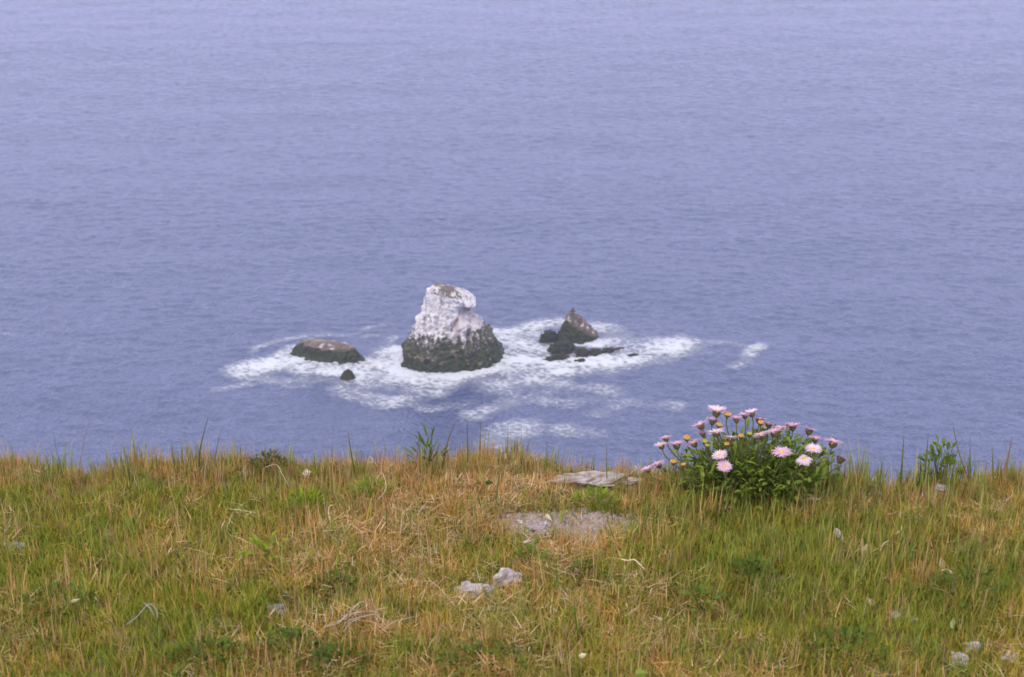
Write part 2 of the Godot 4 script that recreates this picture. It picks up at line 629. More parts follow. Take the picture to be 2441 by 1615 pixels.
	# the peaked rock
	var peak_tint := func(p: Vector3, n: Vector3) -> Color:
		var d := spots.get_noise_3dv(p * 1.3)
		var f := fine.get_noise_3dv(p)
		var c := Color(0.010, 0.018, 0.002).lerp(Color(0.040, 0.052, 0.007), clampf(0.45 + f * 1.4, 0, 1))
		if p.y > 2.0 - p.x * 0.5 + d * 0.6 + f * 0.2:
			c = Color(0.08, 0.06, 0.042).lerp(Color(0.22, 0.165, 0.135), clampf(0.45 + d * 1.2 + f * 0.9, 0, 1))
			if d > 0.34: c = Color(0.48, 0.43, 0.44)
			if p.y > 4.3: c = Color(0.05, 0.05, 0.03)
		return c
	o = put("peaked_rock", loft([[-2.0, 0.0, 3.7, 2.8, 0.0], [0.0, 0.05, 3.4, 2.3, 0.0], [0.8, 0.12, 3.1, 1.9, -0.1], [1.6, 0.1, 2.5, 1.5, -0.2], [2.6, -0.05, 1.75, 1.05, -0.3], [3.6, -0.3, 0.95, 0.6, -0.4], [4.3, -0.42, 0.4, 0.32, -0.45], [4.75, -0.45, 0.1, 0.1, -0.5]], 130, 80, 0.0, 2.0, 0.15, 101, 0.42, 1.5, plain, peak_tint), rock_mat)
	o.position = on_sea(1373, 808)
	tag(o, "peaked brown rock standing right of the white stack", "sea rock", "rocks standing in the surf")
	for e in [
		[1309, 813, 1.2, 1.0, 1.75, 111, "dark_rock", "rounded dark lobe of rock against the left foot of the peaked rock"],
		[1338, 834, 1.7, 1.6, 1.35, 112, "dark_rock", "dark weed-covered rock just below the gap in the peaked rock"],
		[1328, 856, 1.5, 0.75, 0.75, 113, "dark_rock", "low dark rock lying lowest and leftmost before the peaked rock"],
		[1388, 846, 0.85, 1.0, 1.15, 114, "dark_rock", "dark upright rock in the foam below the peaked rock"],
		[1384, 861, 0.75, 0.5, 0.4, 115, "dark_rock", "smallest dark rock tip barely above the foam below the upright rock"],
		[1418, 843, 0.85, 0.75, 0.8, 116, "dark_rock", "brown-black rock in the foam right of the upright rock"],
		[1448, 838, 0.95, 0.6, 0.6, 117, "dark_rock", "flat brown rock second from the end of the low reef"],
		[1474, 833, 0.75, 0.35, 0.3, 118, "dark_rock", "thin rock sliver at the far end of the low reef"],
		[1508, 848, 0.7, 0.4, 0.32, 119, "dark_rock", "lone dark rock sliver in the foam right of the reef"]]:
		var w: float = e[2] * 1.28
		var dz: float = e[3] * 1.25
		var h: float = e[4]
		o = put(e[6], loft([[-1.0, 0.0, w * 1.2, dz * 1.3, 0.0], [0.0, 0.0, w, dz, 0.0], [h * 0.5, 0.0, w * 0.85, dz * 0.8, 0.0], [h * 0.85, 0.0, w * 0.5, dz * 0.45, 0.0], [h, 0.0, w * 0.15, dz * 0.12, 0.0]], 60, 36, 0.15, 2.2, 0.2, e[5], 0.3 + w * 0.18, 0.8, plain, dark_tint), rock_mat)
		o.position = on_sea(e[0], e[1])
		tag(o, e[7], "sea rock", "rocks standing in the surf")

func build_foam() -> void:
	# surf: strokes [[px, py] ...], half width in metres, strength
	var strokes := [
		[[[600, 838], [622, 825], [670, 812], [720, 803], [790, 800], [832, 801]], 1.0, 0.72],
		[[[852, 797], [882, 780], [940, 768]], 0.9, 0.6], [[[870, 803], [895, 801]], 0.9, 0.6],
		[[[662, 848], [678, 838], [692, 831]], 1.5, 1.0],
		[[[590, 884], [625, 872], [680, 866], [740, 872], [800, 882], [870, 880], [930, 876], [965, 880]], 3.2, 1.15],
		[[[640, 868], [730, 862], [800, 872]], 1.6, 1.1],
		[[[520, 935], [560, 925], [590, 918]], 1.2, 0.62], [[[600, 905], [700, 910], [780, 906], [900, 922], [980, 932]], 1.6, 0.75], [[[690, 926], [735, 922]], 1.0, 0.6],
		[[[810, 930], [870, 945], [930, 960], [980, 945], [1040, 936]], 2.2, 0.8], [[[860, 905], [960, 915], [1010, 925]], 3.0, 0.85],
		[[[940, 845], [955, 885], [990, 898], [1020, 910], [1060, 908], [1110, 890], [1160, 876], [1210, 868], [1250, 860]], 3.0, 1.2],
		[[[915, 858], [942, 857]], 1.3, 1.0], [[[945, 803], [925, 822], [952, 832]], 1.0, 0.65],
		[[[1160, 775], [1185, 768]], 1.0, 0.6], [[[1178, 790], [1230, 790], [1275, 800]], 3.0, 0.85], [[[1190, 815], [1250, 820], [1300, 845]], 4.0, 0.95], [[[1190, 845], [1250, 855], [1310, 868]], 4.0, 1.0],
		[[[1240, 785], [1290, 772], [1335, 768]], 2.4, 0.95], [[[1420, 778], [1450, 790], [1480, 805]], 2.6, 0.8], [[[1430, 815], [1500, 818], [1570, 815], [1640, 820]], 2.6, 0.85],
		[[[1362, 811], [1385, 822], [1425, 824]], 1.2, 1.2],
		[[[1230, 880], [1320, 884], [1400, 872], [1470, 858], [1540, 845], [1610, 828]], 4.2, 0.97], [[[1350, 855], [1450, 850], [1540, 838]], 2.6, 1.02],
		[[[1120, 900], [1170, 915], [1220, 912], [1280, 905], [1330, 912]], 2.8, 0.85], [[[1150, 925], [1260, 930], [1350, 928], [1460, 934]], 2.4, 0.6],
		[[[1128, 992], [1160, 975], [1205, 964]], 2.2, 0.78], [[[1185, 1056], [1215, 1035], [1255, 1018]], 2.8, 0.85], [[[1150, 1060], [1190, 1062]], 1.6, 0.7], [[[1325, 1022], [1385, 1030], [1420, 1034]], 2.0, 0.72],
		[[[1430, 985], [1490, 960], [1560, 962], [1610, 968]], 2.0, 0.58], [[[1250, 950], [1330, 960], [1420, 955]], 2.2, 0.55], [[[1000, 975], [1060, 968], [1130, 955]], 1.6, 0.5],
		[[[1655, 822], [1700, 818], [1752, 822]], 1.6, 0.62], [[[1812, 826], [1790, 848], [1778, 868], [1745, 880]], 1.3, 0.78], [[[1570, 850], [1640, 842], [1690, 850]], 2.0, 0.52],
		[[[12, 798], [30, 802]], 0.8, 0.6], [[[42, 795], [50, 806]], 0.7, 0.55]]
	var segs := []
	for s in strokes:
		for k in s[0].size() - 1:
			var a := on_sea(s[0][k][0], s[0][k][1])
			var b := on_sea(s[0][k + 1][0], s[0][k + 1][1])
			segs.append([Vector2(a.x, a.z), Vector2(b.x, b.z), s[1], s[2]])
	var cells := {}
	var big := noise(201, 0.16, 4)
	var lace := noise(202, 0.75, 4, true)
	var grain := noise(203, 1.8, 3)
	var sx := 0.2
	var sz := 0.3
	# strength of foam on a fine lattice, only near strokes
	var field := {}
	for s in segs:
		var reach: float = s[2] * 1.55
		var x0 := floori((minf(s[0].x, s[1].x) - reach) / sx)
		var x1 := ceili((maxf(s[0].x, s[1].x) + reach) / sx)
		var z0 := floori((minf(s[0].y, s[1].y) - reach) / sz)
		var z1 := ceili((maxf(s[0].y, s[1].y) + reach) / sz)
		var ab: Vector2 = s[1] - s[0]
		var l2 := ab.length_squared()
		for j in range(z0, z1 + 1):
			for i in range(x0, x1 + 1):
				var p := Vector2(i * sx, j * sz)
				var t := clampf((p - s[0]).dot(ab) / l2, 0.0, 1.0)
				var d: float = (p - s[0] - ab * t).length() / reach
				if d < 1.0:
					var v: float = s[3] * (1.0 - d * d)
					var key := Vector2i(i, j)
					if v > field.get(key, 0.0): field[key] = v
	var at := {}
	var v := PackedVector3Array()
	var nr := PackedVector3Array()
	var col := PackedColorArray()
	for key in field:
		var x: float = key.x * sx
		var z: float = key.y * sz
		var f: float = field[key]
		var n := big.get_noise_2d(x * 0.7, z) * 0.55 + (lace.get_noise_2d(x * 0.6, z) - 0.3) * 0.42 + grain.get_noise_2d(x * 0.6, z) * 0.3
		var a := smoothstep(0.40, 1.25, f + n * 1.1) * (0.62 + 0.38 * smoothstep(0.55, 1.0, f))
		a = maxf(a, 0.40 * smoothstep(0.2, 1.05, f + n * 0.6))
		if a < 0.02: continue
		at[key] = v.size()
		v.append(Vector3(x, SEA + sea_h(x, z, 0.5) + 0.10 + a * 0.10 + grain.get_noise_2d(x, z) * 0.08 * a, z))
		nr.append(Vector3(-grain.get_noise_2d(x * 1.4 + 50.0, z) * 0.5, 1.0, -grain.get_noise_2d(x * 1.4, z + 90.0) * 0.5).normalized())
		col.append(Color(0.58, 0.60, 0.64, a))
	var ix := PackedInt32Array()
	for key in at:
		var b: int = at.get(key + Vector2i(1, 0), -1)
		var c: int = at.get(key + Vector2i(1, 1), -1)
		var d: int = at.get(key + Vector2i(0, 1), -1)
		if b >= 0 and c >= 0: ix.append_array(PackedInt32Array([at[key], b, c]))
		if c >= 0 and d >= 0: ix.append_array(PackedInt32Array([at[key], c, d]))
	var arr := []
	arr.resize(Mesh.ARRAY_MAX)
	arr[Mesh.ARRAY_VERTEX] = v
	arr[Mesh.ARRAY_NORMAL] = nr
	arr[Mesh.ARRAY_COLOR] = col
	arr[Mesh.ARRAY_INDEX] = ix
	var mesh := ArrayMesh.new()
	mesh.add_surface_from_arrays(Mesh.PRIMITIVE_TRIANGLES, arr)
	var m := mat(Color.WHITE, 0.9, true)
	m.transparency = BaseMaterial3D.TRANSPARENCY_ALPHA
	var o := put("sea_foam", mesh, m)
	tag(o, "white surf foam washing round the sea rocks", "foam", "", "stuff")

# ---------------------------------------------------------------- grass
func tuft(kind: String, s: int) -> ArrayMesh:
	var r := rng(s)
	var st := begin()
	var count: int = {"green": 8, "olive": 8, "dry": 9, "straw": 7, "tall": 4, "rusty": 5}[kind]
	for k in count:
		var a := r.randf() * TAU
		var root := Vector3(r.randf_range(-0.014, 0.014), -0.004, r.randf_range(-0.014, 0.014))
		var lean := r.randf_range(0.12, 0.75)
		var l := r.randf_range(0.018, 0.046)
		var w := r.randf_range(0.0012, 0.0023)
		var bend := r.randf_range(0.1, 0.9)
		var c: Color    # one colour to a blade
		var t := r.randf()
		match kind:
			"green":
				c = Color(0.144, 0.204, 0.023).lerp(Color(0.285, 0.313, 0.038), t)
			"olive":
				c = Color(0.218, 0.223, 0.031).lerp(Color(0.421, 0.309, 0.063), t)
			"dry":
				lean = r.randf_range(0.15, 1.1)
				l = r.randf_range(0.018, 0.046)
				w = r.randf_range(0.001, 0.0019)
				bend = r.randf_range(0.0, 1.4)
				c = Color(0.49, 0.265, 0.06).lerp(Color(0.653, 0.438, 0.215), t)
			"straw":
				lean = r.randf_range(1.1, 3.2)
				l = r.randf_range(0.02, 0.055)
				w = r.randf_range(0.001, 0.0019)
				bend = r.randf_range(-0.2, 0.7)
				root.y = r.randf_range(0.002, 0.022)
				c = Color(0.47, 0.295, 0.13).lerp(Color(0.65, 0.503, 0.332), t)
			"rusty":
				lean = r.randf_range(0.02, 0.4)
				l = r.randf_range(0.035, 0.085)
				w = r.randf_range(0.0012, 0.0024)
				bend = r.randf_range(-0.1, 0.5)
				c = Color(0.39, 0.225, 0.072).lerp(Color(0.565, 0.38, 0.228), t)
			"tall":
				lean = r.randf_range(0.03, 0.35)
				l = r.randf_range(0.05, 0.10)
				w = r.randf_range(0.0018, 0.0032)
				bend = r.randf_range(0.0, 0.55)
				c = Color(0.16, 0.205, 0.03).lerp(Color(0.312, 0.295, 0.076), t)
		blade(st, root, Vector3(cos(a) * lean, 1.0 if kind != "straw" else 0.5, sin(a) * lean), l, w, bend, c, 3 if kind != "straw" else 2)
	return st.commit()

var zones := []
var cleared := []

func zone(px: float, py: float, rx: float, ry: float, what: String, weight: float) -> void:
	var c := on_plain(px, py)
	var e := on_plain(px + rx, py)
	var f := on_plain(px, py + ry)
	zones.append([Vector2(c.x, c.z), e.x - c.x, f.z - c.z, what, weight])

func zone_sum(what: String, x: float, z: float) -> float:
	var v := 0.0
	for e in zones:
		if e[3] == what:
			var d := pow((x - e[0].x) / e[1], 2.0) + pow((z - e[0].y) / e[2], 2.0)
			if d < 2.2: v += e[4] * exp(-d * 1.2)
	return v

func lay_zones() -> void:
	zone(1385, 1248, 175, 36, "bare", 1.25)
	zone(1265, 1258, 90, 28, "bare", 0.8)
	zone(870, 1245, 70, 14, "bare", 0.7)
	zone(2080, 1200, 90, 30, "bare", 0.4)
	zone(1150, 1160, 240, 55, "dry", 1.0)
	zone(1000, 1240, 250, 40, "dry", 0.4)
	zone(1230, 1180, 130, 60, "dry", 0.5)
	zone(1370, 1300, 120, 40, "dry", 0.9)
	zone(1500, 1160, 60, 40, "dry", 0.5)
	zone(2100, 1190, 140, 50, "dry", 0.55)
	zone(2350, 1230, 120, 80, "dry", 0.35)
	zone(1250, 1580, 500, 60, "dry", 0.3)
	zone(900, 1350, 400, 120, "dry", 0.2)
	zone(1600, 1480, 250, 90, "dry", 0.25)
	zone(60, 1560, 160, 70, "dry", 0.3)
	zone(150, 1380, 360, 170, "green", 0.7)
	zone(450, 1500, 300, 120, "green", 0.35)
	zone(1780, 1260, 300, 60, "green", 0.55)
	zone(1900, 1400, 330, 140, "green", 0.75)
	zone(2250, 1450, 250, 100, "green", 0.35)
	zone(720, 1215, 60, 25, "green", 0.7)
	zone(1430, 1350, 60, 60, "green", 0.2)
	zone(1900, 1380, 380, 160, "tall", 1.4)
	zone(2250, 1320, 200, 120, "tall", 0.8)
	zone(150, 1350, 300, 150, "tall", 0.4)
	zone(1780, 1215, 260, 40, "tall", 1.8)
	zone(2150, 1150, 150, 40, "tall", 0.3)
	zone(1250, 1420, 120, 90, "tall", 0.25)
	zone(2200, 1165, 260, 26, "tall", 0.9)
	zone(2230, 1160, 240, 30, "green", 0.4)
	zone(300, 1115, 320, 20, "tall", 0.5)

func build_grass() -> void:
	var kinds := ["green", "olive", "dry", "straw", "tall", "rusty"]
	var placed := {}
	for k in kinds: placed[k] = []
	var r := rng(301)
	for n in 92000:
		var x := r.randf_range(-2.2, 2.2)
		var z := r.randf_range(-3.12, -1.75)
		var e := edge_at(x)
		if z < e - 0.06 - r.randf() * 0.03: continue
		var bare := zone_sum("bare", x, z)
		if bare + patch2.get_noise_2d(x, z) * 0.5 > 0.55 and r.randf() < 0.93: continue
		var p1 := patch.get_noise_2d(x, z)
		var p2 := patch2.get_noise_2d(x * 1.4, z * 1.4)
		var dry := zone_sum("dry", x, z) + p1 * 0.35 + p2 * 0.25
		var green := zone_sum("green", x, z) - p1 * 0.3
		var w := {"green": maxf(0.06, 0.52 + green * 1.1 - dry * 0.6), "olive": 0.42, "dry": maxf(0.06, 0.24 + dry * 0.8 - green * 0.2), "straw": maxf(0.015, 0.05 + dry * 0.26 - green * 0.1), "tall": maxf(0.015, zone_sum("tall", x, z) * 0.20), "rusty": 0.05 + 0.10 * clampf(dry, 0.0, 1.0)}
		var total := 0.0
		for k in kinds: total += w[k]
		var pick := r.randf() * total
		var kind := "green"
		for k in kinds:
			pick -= w[k]
			if pick <= 0.0:
				kind = k
				break
		var tint := 0.72 + 0.55 * r.randf()
		var warm := r.randf_range(-0.1, 0.1) + p2 * 0.15
		var size := r.randf_range(0.7, 1.2) * (0.95 + 0.25 * p1)
		if z < e + 0.1:
			size *= 0.74
			var odd := r.randf()
			if odd < 0.07: kind = "tall"
			elif odd < 0.24: kind = "rusty"
		if kind == "tall" and z < e + 0.1: size *= 1.55 if x > 0.55 else 1.2
		var near := 9.0
		for c in cleared:
			var off: Vector2 = Vector2(x, z) - c[0]
			if off.y > 0.0: off.y *= 0.55
			near = minf(near, off.length() / c[1])
		if near < 0.55: continue
		if near < 1.1: size *= 0.4 + 0.5 * near
		var b := Basis(Vector3.UP, r.randf() * TAU).scaled(Vector3(1, r.randf_range(0.8, 1.15), 1) * size)
		placed[kind].append([Transform3D(b, Vector3(x, ground_y(x, z), z)), Color(tint * (1.0 + warm), tint, tint * (1.0 - warm))])
	var lawn := thing("grass", Vector3.ZERO, "short green and straw-coloured grass covering the cliff top", "grass", "", "stuff")
	var m := leafy(0.65)
	var called := {"green": "green_blades", "olive": "olive_blades", "dry": "dry_blades", "straw": "fallen_straw", "tall": "tall_blades", "rusty": "rusty_stalks"}
	for k in kinds:
		var variants := 4
		for v in variants:
			var mine := []
			for i in range(v, placed[k].size(), variants): mine.append(placed[k][i])
			var mm := MultiMesh.new()
			mm.transform_format = MultiMesh.TRANSFORM_3D
			mm.use_colors = true
			mm.mesh = tuft(k, 400 + v * 17 + kinds.find(k))
			mm.instance_count = mine.size()
			for i in mine.size():
				mm.set_instance_transform(i, mine[i][0])
				mm.set_instance_color(i, mine[i][1])
			var o := MultiMeshInstance3D.new()
			o.multimesh = mm
			o.material_override = m
			o.name = called[k]
			o.set_meta("kind", "stuff")
			lawn.add_child(o, true)

# ---------------------------------------------------------------- the daisy
func petals_mesh(s: int, radius: float, cone: float, c0: Color, c1: Color, ragged := 0.1) -> ArrayMesh:
	var r := rng(s)
	var st := begin()
	for layer in 2:
		var n := 30
		for k in n:
			var a := TAU * (k + 0.5 * layer) / n + r.randf_range(-0.06, 0.06)
			var out := Vector3(cos(a), 0, sin(a))
			var lift := cone + r.randf_range(-0.16, 0.16) + layer * 0.14
			var l := (radius - 0.0042) * r.randf_range(1.0 - ragged * 2.0, 1.05)
			var d := (out * cos(lift) + Vector3.UP * sin(lift)).normalized()
			var across := Vector3.UP.cross(out).normalized()
			var up := d.cross(across) * -1.0
			var p := out * 0.0042 + Vector3.UP * 0.001 * layer
			var c := c0.lerp(c1, r.randf())
			var w := [0.0008, 0.00125, 0.00115, 0.0004]
			for q in 3:
				var f0 := float(q) / 3.0
				var f1 := float(q + 1) / 3.0
				var a0 := p + d * l * f0 - Vector3.UP * f0 * f0 * 0.0012
				var a1 := p + d * l * f1 - Vector3.UP * f1 * f1 * 0.0012
				var face := (across).cross(a1 - a0).normalized()
				for e in [a0 - across * w[q], a1 - across * w[q + 1], a1 + across * w[q + 1], a0 - across * w[q], a1 + across * w[q + 1], a0 + across * w[q]]:
					st.set_color(c)
					st.set_normal(face)
					st.add_vertex(e)
	return st.commit()

func lathe(profile: Array, sides: int, s: int, jitter: float, c0: Color, c1: Color) -> ArrayMesh:
	var r := rng(s)
	var st := begin()
	st.set_smooth_group(0)
	var rows := []
	for e in profile:
		var row := []
		for i in sides:
			var a := TAU * i / sides
			var f := 1.0 + r.randf_range(-jitter, jitter)
			row.append([Vector3(cos(a) * e[0] * f, e[1] + r.randf_range(-jitter, jitter) * 0.004, sin(a) * e[0] * f), c0.lerp(c1, r.randf())])
		rows.append(row)
	for j in rows.size() - 1:
		for i in sides:
			var k := (i + 1) % sides
			for e in [rows[j][i], rows[j + 1][i], rows[j + 1][k], rows[j][i], rows[j + 1][k], rows[j][k]]:
				st.set_color(e[1])
				st.add_vertex(e[0])
	st.generate_normals()
	return st.commit()

func build_daisy() -> void:
	var base := on_ground(1795, 1168)
	var plant := thing("daisy_plant", base, "pink seaside daisy clump with dense dark leaves at the cliff edge", "flowering plant")
	var green := leafy(0.5)
	var petal_mat := leafy(0.7)
	petal_mat.backlight = Color(0.7, 0.6, 0.65)
	var solid := mat(Color.WHITE, 0.8, true)
	# leaves on and in a low dome
	var leaves := []
	for k in 6:
		var leaf_green := Color(0.085, 0.145, 0.024).lerp(Color(0.20, 0.26, 0.04), k / 5.0)
		leaves.append(leaf_mesh(0.018 + 0.0024 * k, 0.0066 + 0.0008 * (k % 3), leaf_green, leaf_green, 0.15 + 0.08 * (k % 3)))
	var r := rng(501)
	var inner := begin()
	for n in 2500:
		var a := r.randf() * TAU
		var up := r.randf() ** 0.8
		var rad := sqrt(maxf(0.0, 1.0 - up * up * 0.9))
		var shell := r.randf_range(0.82, 1.04) if n < 300 else r.randf_range(0.35, 0.92)
		var lump := 1.0 + 0.16 * patch2.get_noise_2d(cos(a) * 0.3 + 4.0, sin(a) * 0.3 + up * 0.3)
		var p := Vector3(cos(a) * rad * 0.188, up * 0.122 + 0.012, sin(a) * rad * 0.125) * shell * lump
		if p.x > 0.03: p.y *= 1.0 + 0.1
		p.y += minf(0.0, ground_y(base.x + p.x, base.z + p.z) - base.y) * 0.5
		var dir := (Vector3(cos(a) * rad, 0.35 + up * 0.9, sin(a) * rad) + Vector3(r.randf_range(-0.9, 0.9), r.randf_range(-0.6, 0.5), r.randf_range(-0.9, 0.9))).normalized()
		var t := Transform3D(look(dir, r.randf_range(-0.5, 0.5)) * r.randf_range(0.75, 1.2), p - dir * 0.012)
		if n < 300:
			var o := put("leaf", leaves[n % 6], green, plant)
			o.transform = t
		else:
			inner.append_from(leaves[n % 6], 0, t)
	var inside := put("foliage", inner.commit(), green, plant)
	inside.set_meta("kind", "stuff")
	# woody stems inside the dome
	var wood := begin()
	for k in 16:
		var a := TAU * k / 16.0 + r.randf() * 0.3
		tube(wood, curve([Vector3(cos(a) * 0.01, -0.01, sin(a) * 0.01), Vector3(cos(a) * 0.05, 0.03, sin(a) * 0.04), Vector3(cos(a) * 0.11, 0.07, sin(a) * 0.08)], 5), 0.003, 0.0015, Color(0.12, 0.08, 0.04), Color(0.10, 0.10, 0.03))
	put("branches", wood.commit(), solid, plant)
	# flower heads: px, py, kind, size, lean x, lean z, depth towards the viewer
	var pinks := [[Color(0.62, 0.38, 0.51), Color(0.74, 0.54, 0.65)], [Color(0.72, 0.54, 0.62), Color(0.80, 0.70, 0.74)], [Color(0.55, 0.31, 0.44), Color(0.66, 0.44, 0.56)]]
	var disc := lathe([[0.0042, 0.0], [0.004, 0.0011], [0.003, 0.0017], [0.002, 0.002], [0.0001, 0.002]], 12, 601, 0.12, Color(0.55, 0.33, 0.04), Color(0.70, 0.48, 0.08))
	var spent := lathe([[0.0062, -0.001], [0.0092, 0.001], [0.0098, 0.0028], [0.007, 0.0044], [0.003, 0.0049], [0.0001, 0.0049]], 12, 602, 0.14, Color(0.34, 0.17, 0.035), Color(0.52, 0.29, 0.07))
	var bud := lathe([[0.004, 0.0], [0.0078, 0.003], [0.0082, 0.006], [0.005, 0.008], [0.0001, 0.0085]], 12, 603, 0.12, Color(0.20, 0.23, 0.05), Color(0.42, 0.36, 0.07))
	var cup := lathe([[0.0014, -0.0105], [0.0042, -0.0088], [0.0066, -0.0052], [0.0074, -0.0015], [0.0068, 0.0006]], 12, 604, 0.1, Color(0.075, 0.075, 0.025), Color(0.17, 0.13, 0.05))
	var rays := []
	for k in 9:
		rays.append(petals_mesh(610 + k, 0.0182, [0.1, 0.2, 0.4][k / 3], pinks[k % 3][0], pinks[k % 3][1], 0.1 if k % 2 else 0.16))
	var wilted := petals_mesh(630, 0.0172, -0.45, pinks[1][0], pinks[1][1], 0.25)
	var heads := [
		[1709, 981, 7, 1.15, 0.05, 0.25, 0.00], [1735, 989, -1, 1.0, 0.1, 0.2, 0.01], [1756, 1000, 8, 0.8, 0.0, 0.1, 0.02], [1776, 990, 3, 0.8, -0.1, 0.1, -0.02], [1792, 985, 7, 0.85, -0.25, 0.1, -0.03], [1811, 1000, 2, 0.95, 0.15, 0.0, -0.03], [1833, 1013, 5, 0.8, 0.3, 0.0, -0.02], [1859, 1020, 0, 0.95, 0.0, 0.05, 0.0], [1890, 1016, 5, 1.0, 0.0, 0.1, -0.03], [1930, 1026, 3, 1.0, 0.3, 0.0, -0.02], [1944, 1047, 5, 0.8, 0.1, 0.1, 0.02], [1987, 1054, 0, 1.2, 0.2, 0.1, 0.0], [2006, 1092, 2, 1.15, 0.55, 0.0, 0.02], [1939.5, 1071, 1, 0.95, 0.0, 0.3, 0.07], [1864, 1079, 0, 1.15, -0.12, 0.3, 0.10], [1917, 1094, 9, 1.0, -0.2, 0.5, 0.09], [1814, 1037, 0, 1.0, -0.3, 0.1, 0.04], [1847, 1030, 3, 0.95, -0.25, 0.1, 0.05], [1741, 1044.5, 1, 1.0, 0.0, -0.05, 0.06], [1708, 1031, 4, 1.0, -0.2, 0.15, 0.05], [1670, 1014, 3, 1.0, -0.5, 0.0, 0.02], [1698.5, 1004, 6, 0.85, 0.1, 0.1, 0.0], [1675, 1033, 3, 0.75, -0.2, 0.0, 0.03], [1587, 1044, 0, 0.85, -0.25, 0.0, 0.0], [1576, 1062, 4, 0.85, -0.3, 0.1, 0.02], [1613, 1060, 3, 1.0, -0.1, 0.05, 0.03], [1638, 1044.5, -1, 1.0, -0.1, 0.3, 0.02], [1653.6, 1056, 2, 0.95, -0.5, 0.05, 0.04], [1716, 1086, 1, 0.9, -0.35, 0.3, 0.10], [1727, 1112, 0, 0.88, 0.0, 0.7, 0.12], [1544, 1119, 3, 0.8, -0.45, 0.1, 0.04], [1569, 1106, 0, 0.95, -0.45, 0.05, 0.04],
		[1814, 1008, -1, 0.9, 0.0, 0.1, 0.0], [1715, 1014, -1, 0.9, 0.2, 0.1, 0.03], [1766, 1040, -1, 0.85, 0.1, 0.2, 0.04], [1787, 1037, -2, 0.85, 0.0, 0.1, 0.03], [1682, 1055, -2, 1.0, -0.1, 0.2, 0.05], [1606, 1102, -1, 0.95, 0.0, 0.1, 0.06], [1733, 1059, -1, 0.8, 0.0, 0.2, 0.07], [1686, 1065, -2, 0.8, 0.1, 0.1, 0.06], [1822, 1022, -2, 0.7, 0.1, 0.1, 0.0], [1630, 1108, -1, 0.7, -0.1, 0.1, 0.08]]
	for h in heads:
		var at := at_depth(h[0], h[1], base.z + h[6]) - base
		var axis := Vector3(h[4], 1.0, h[5] - ((0.24 if h[6] > 0.065 else 0.36) if h[2] >= 0 else 0.0)).normalized()
		var foot := Vector3(at.x * 0.55, maxf(0.0, at.y - 0.09) * 0.5 + 0.01, at.z * 0.5)
		var st := begin()
		var neck: Vector3 = at - axis * 0.0095 * h[3]
		tube(st, curve([foot, foot.lerp(neck, 0.5) + Vector3(at.x * 0.06, 0.0, 0.004), neck - axis * 0.012, neck], 7), 0.0019, 0.0014, Color(0.10, 0.12, 0.03), Color(0.15, 0.14, 0.05))
		var f := put("flower" if h[2] >= 0 else "spent_flower" if h[2] == -1 else "flower_bud", st.commit(), solid, plant)
		var turn := Basis(Quaternion(Vector3.UP, axis)) * Basis(Vector3.UP, r.randf() * TAU)
		var where := Transform3D(turn * float(h[3]) * (1.14 if h[2] >= 0 else 0.84), at)
		put("calyx", cup, solid, f).transform = where
		if h[2] >= 0:
			put("petals", wilted if h[2] == 9 else rays[h[2]], petal_mat, f).transform = where
			put("disc", disc, solid, f).transform = where
		else:
			put("seed_head" if h[2] == -1 else "bud", spent if h[2] == -1 else bud, solid, f).transform = where

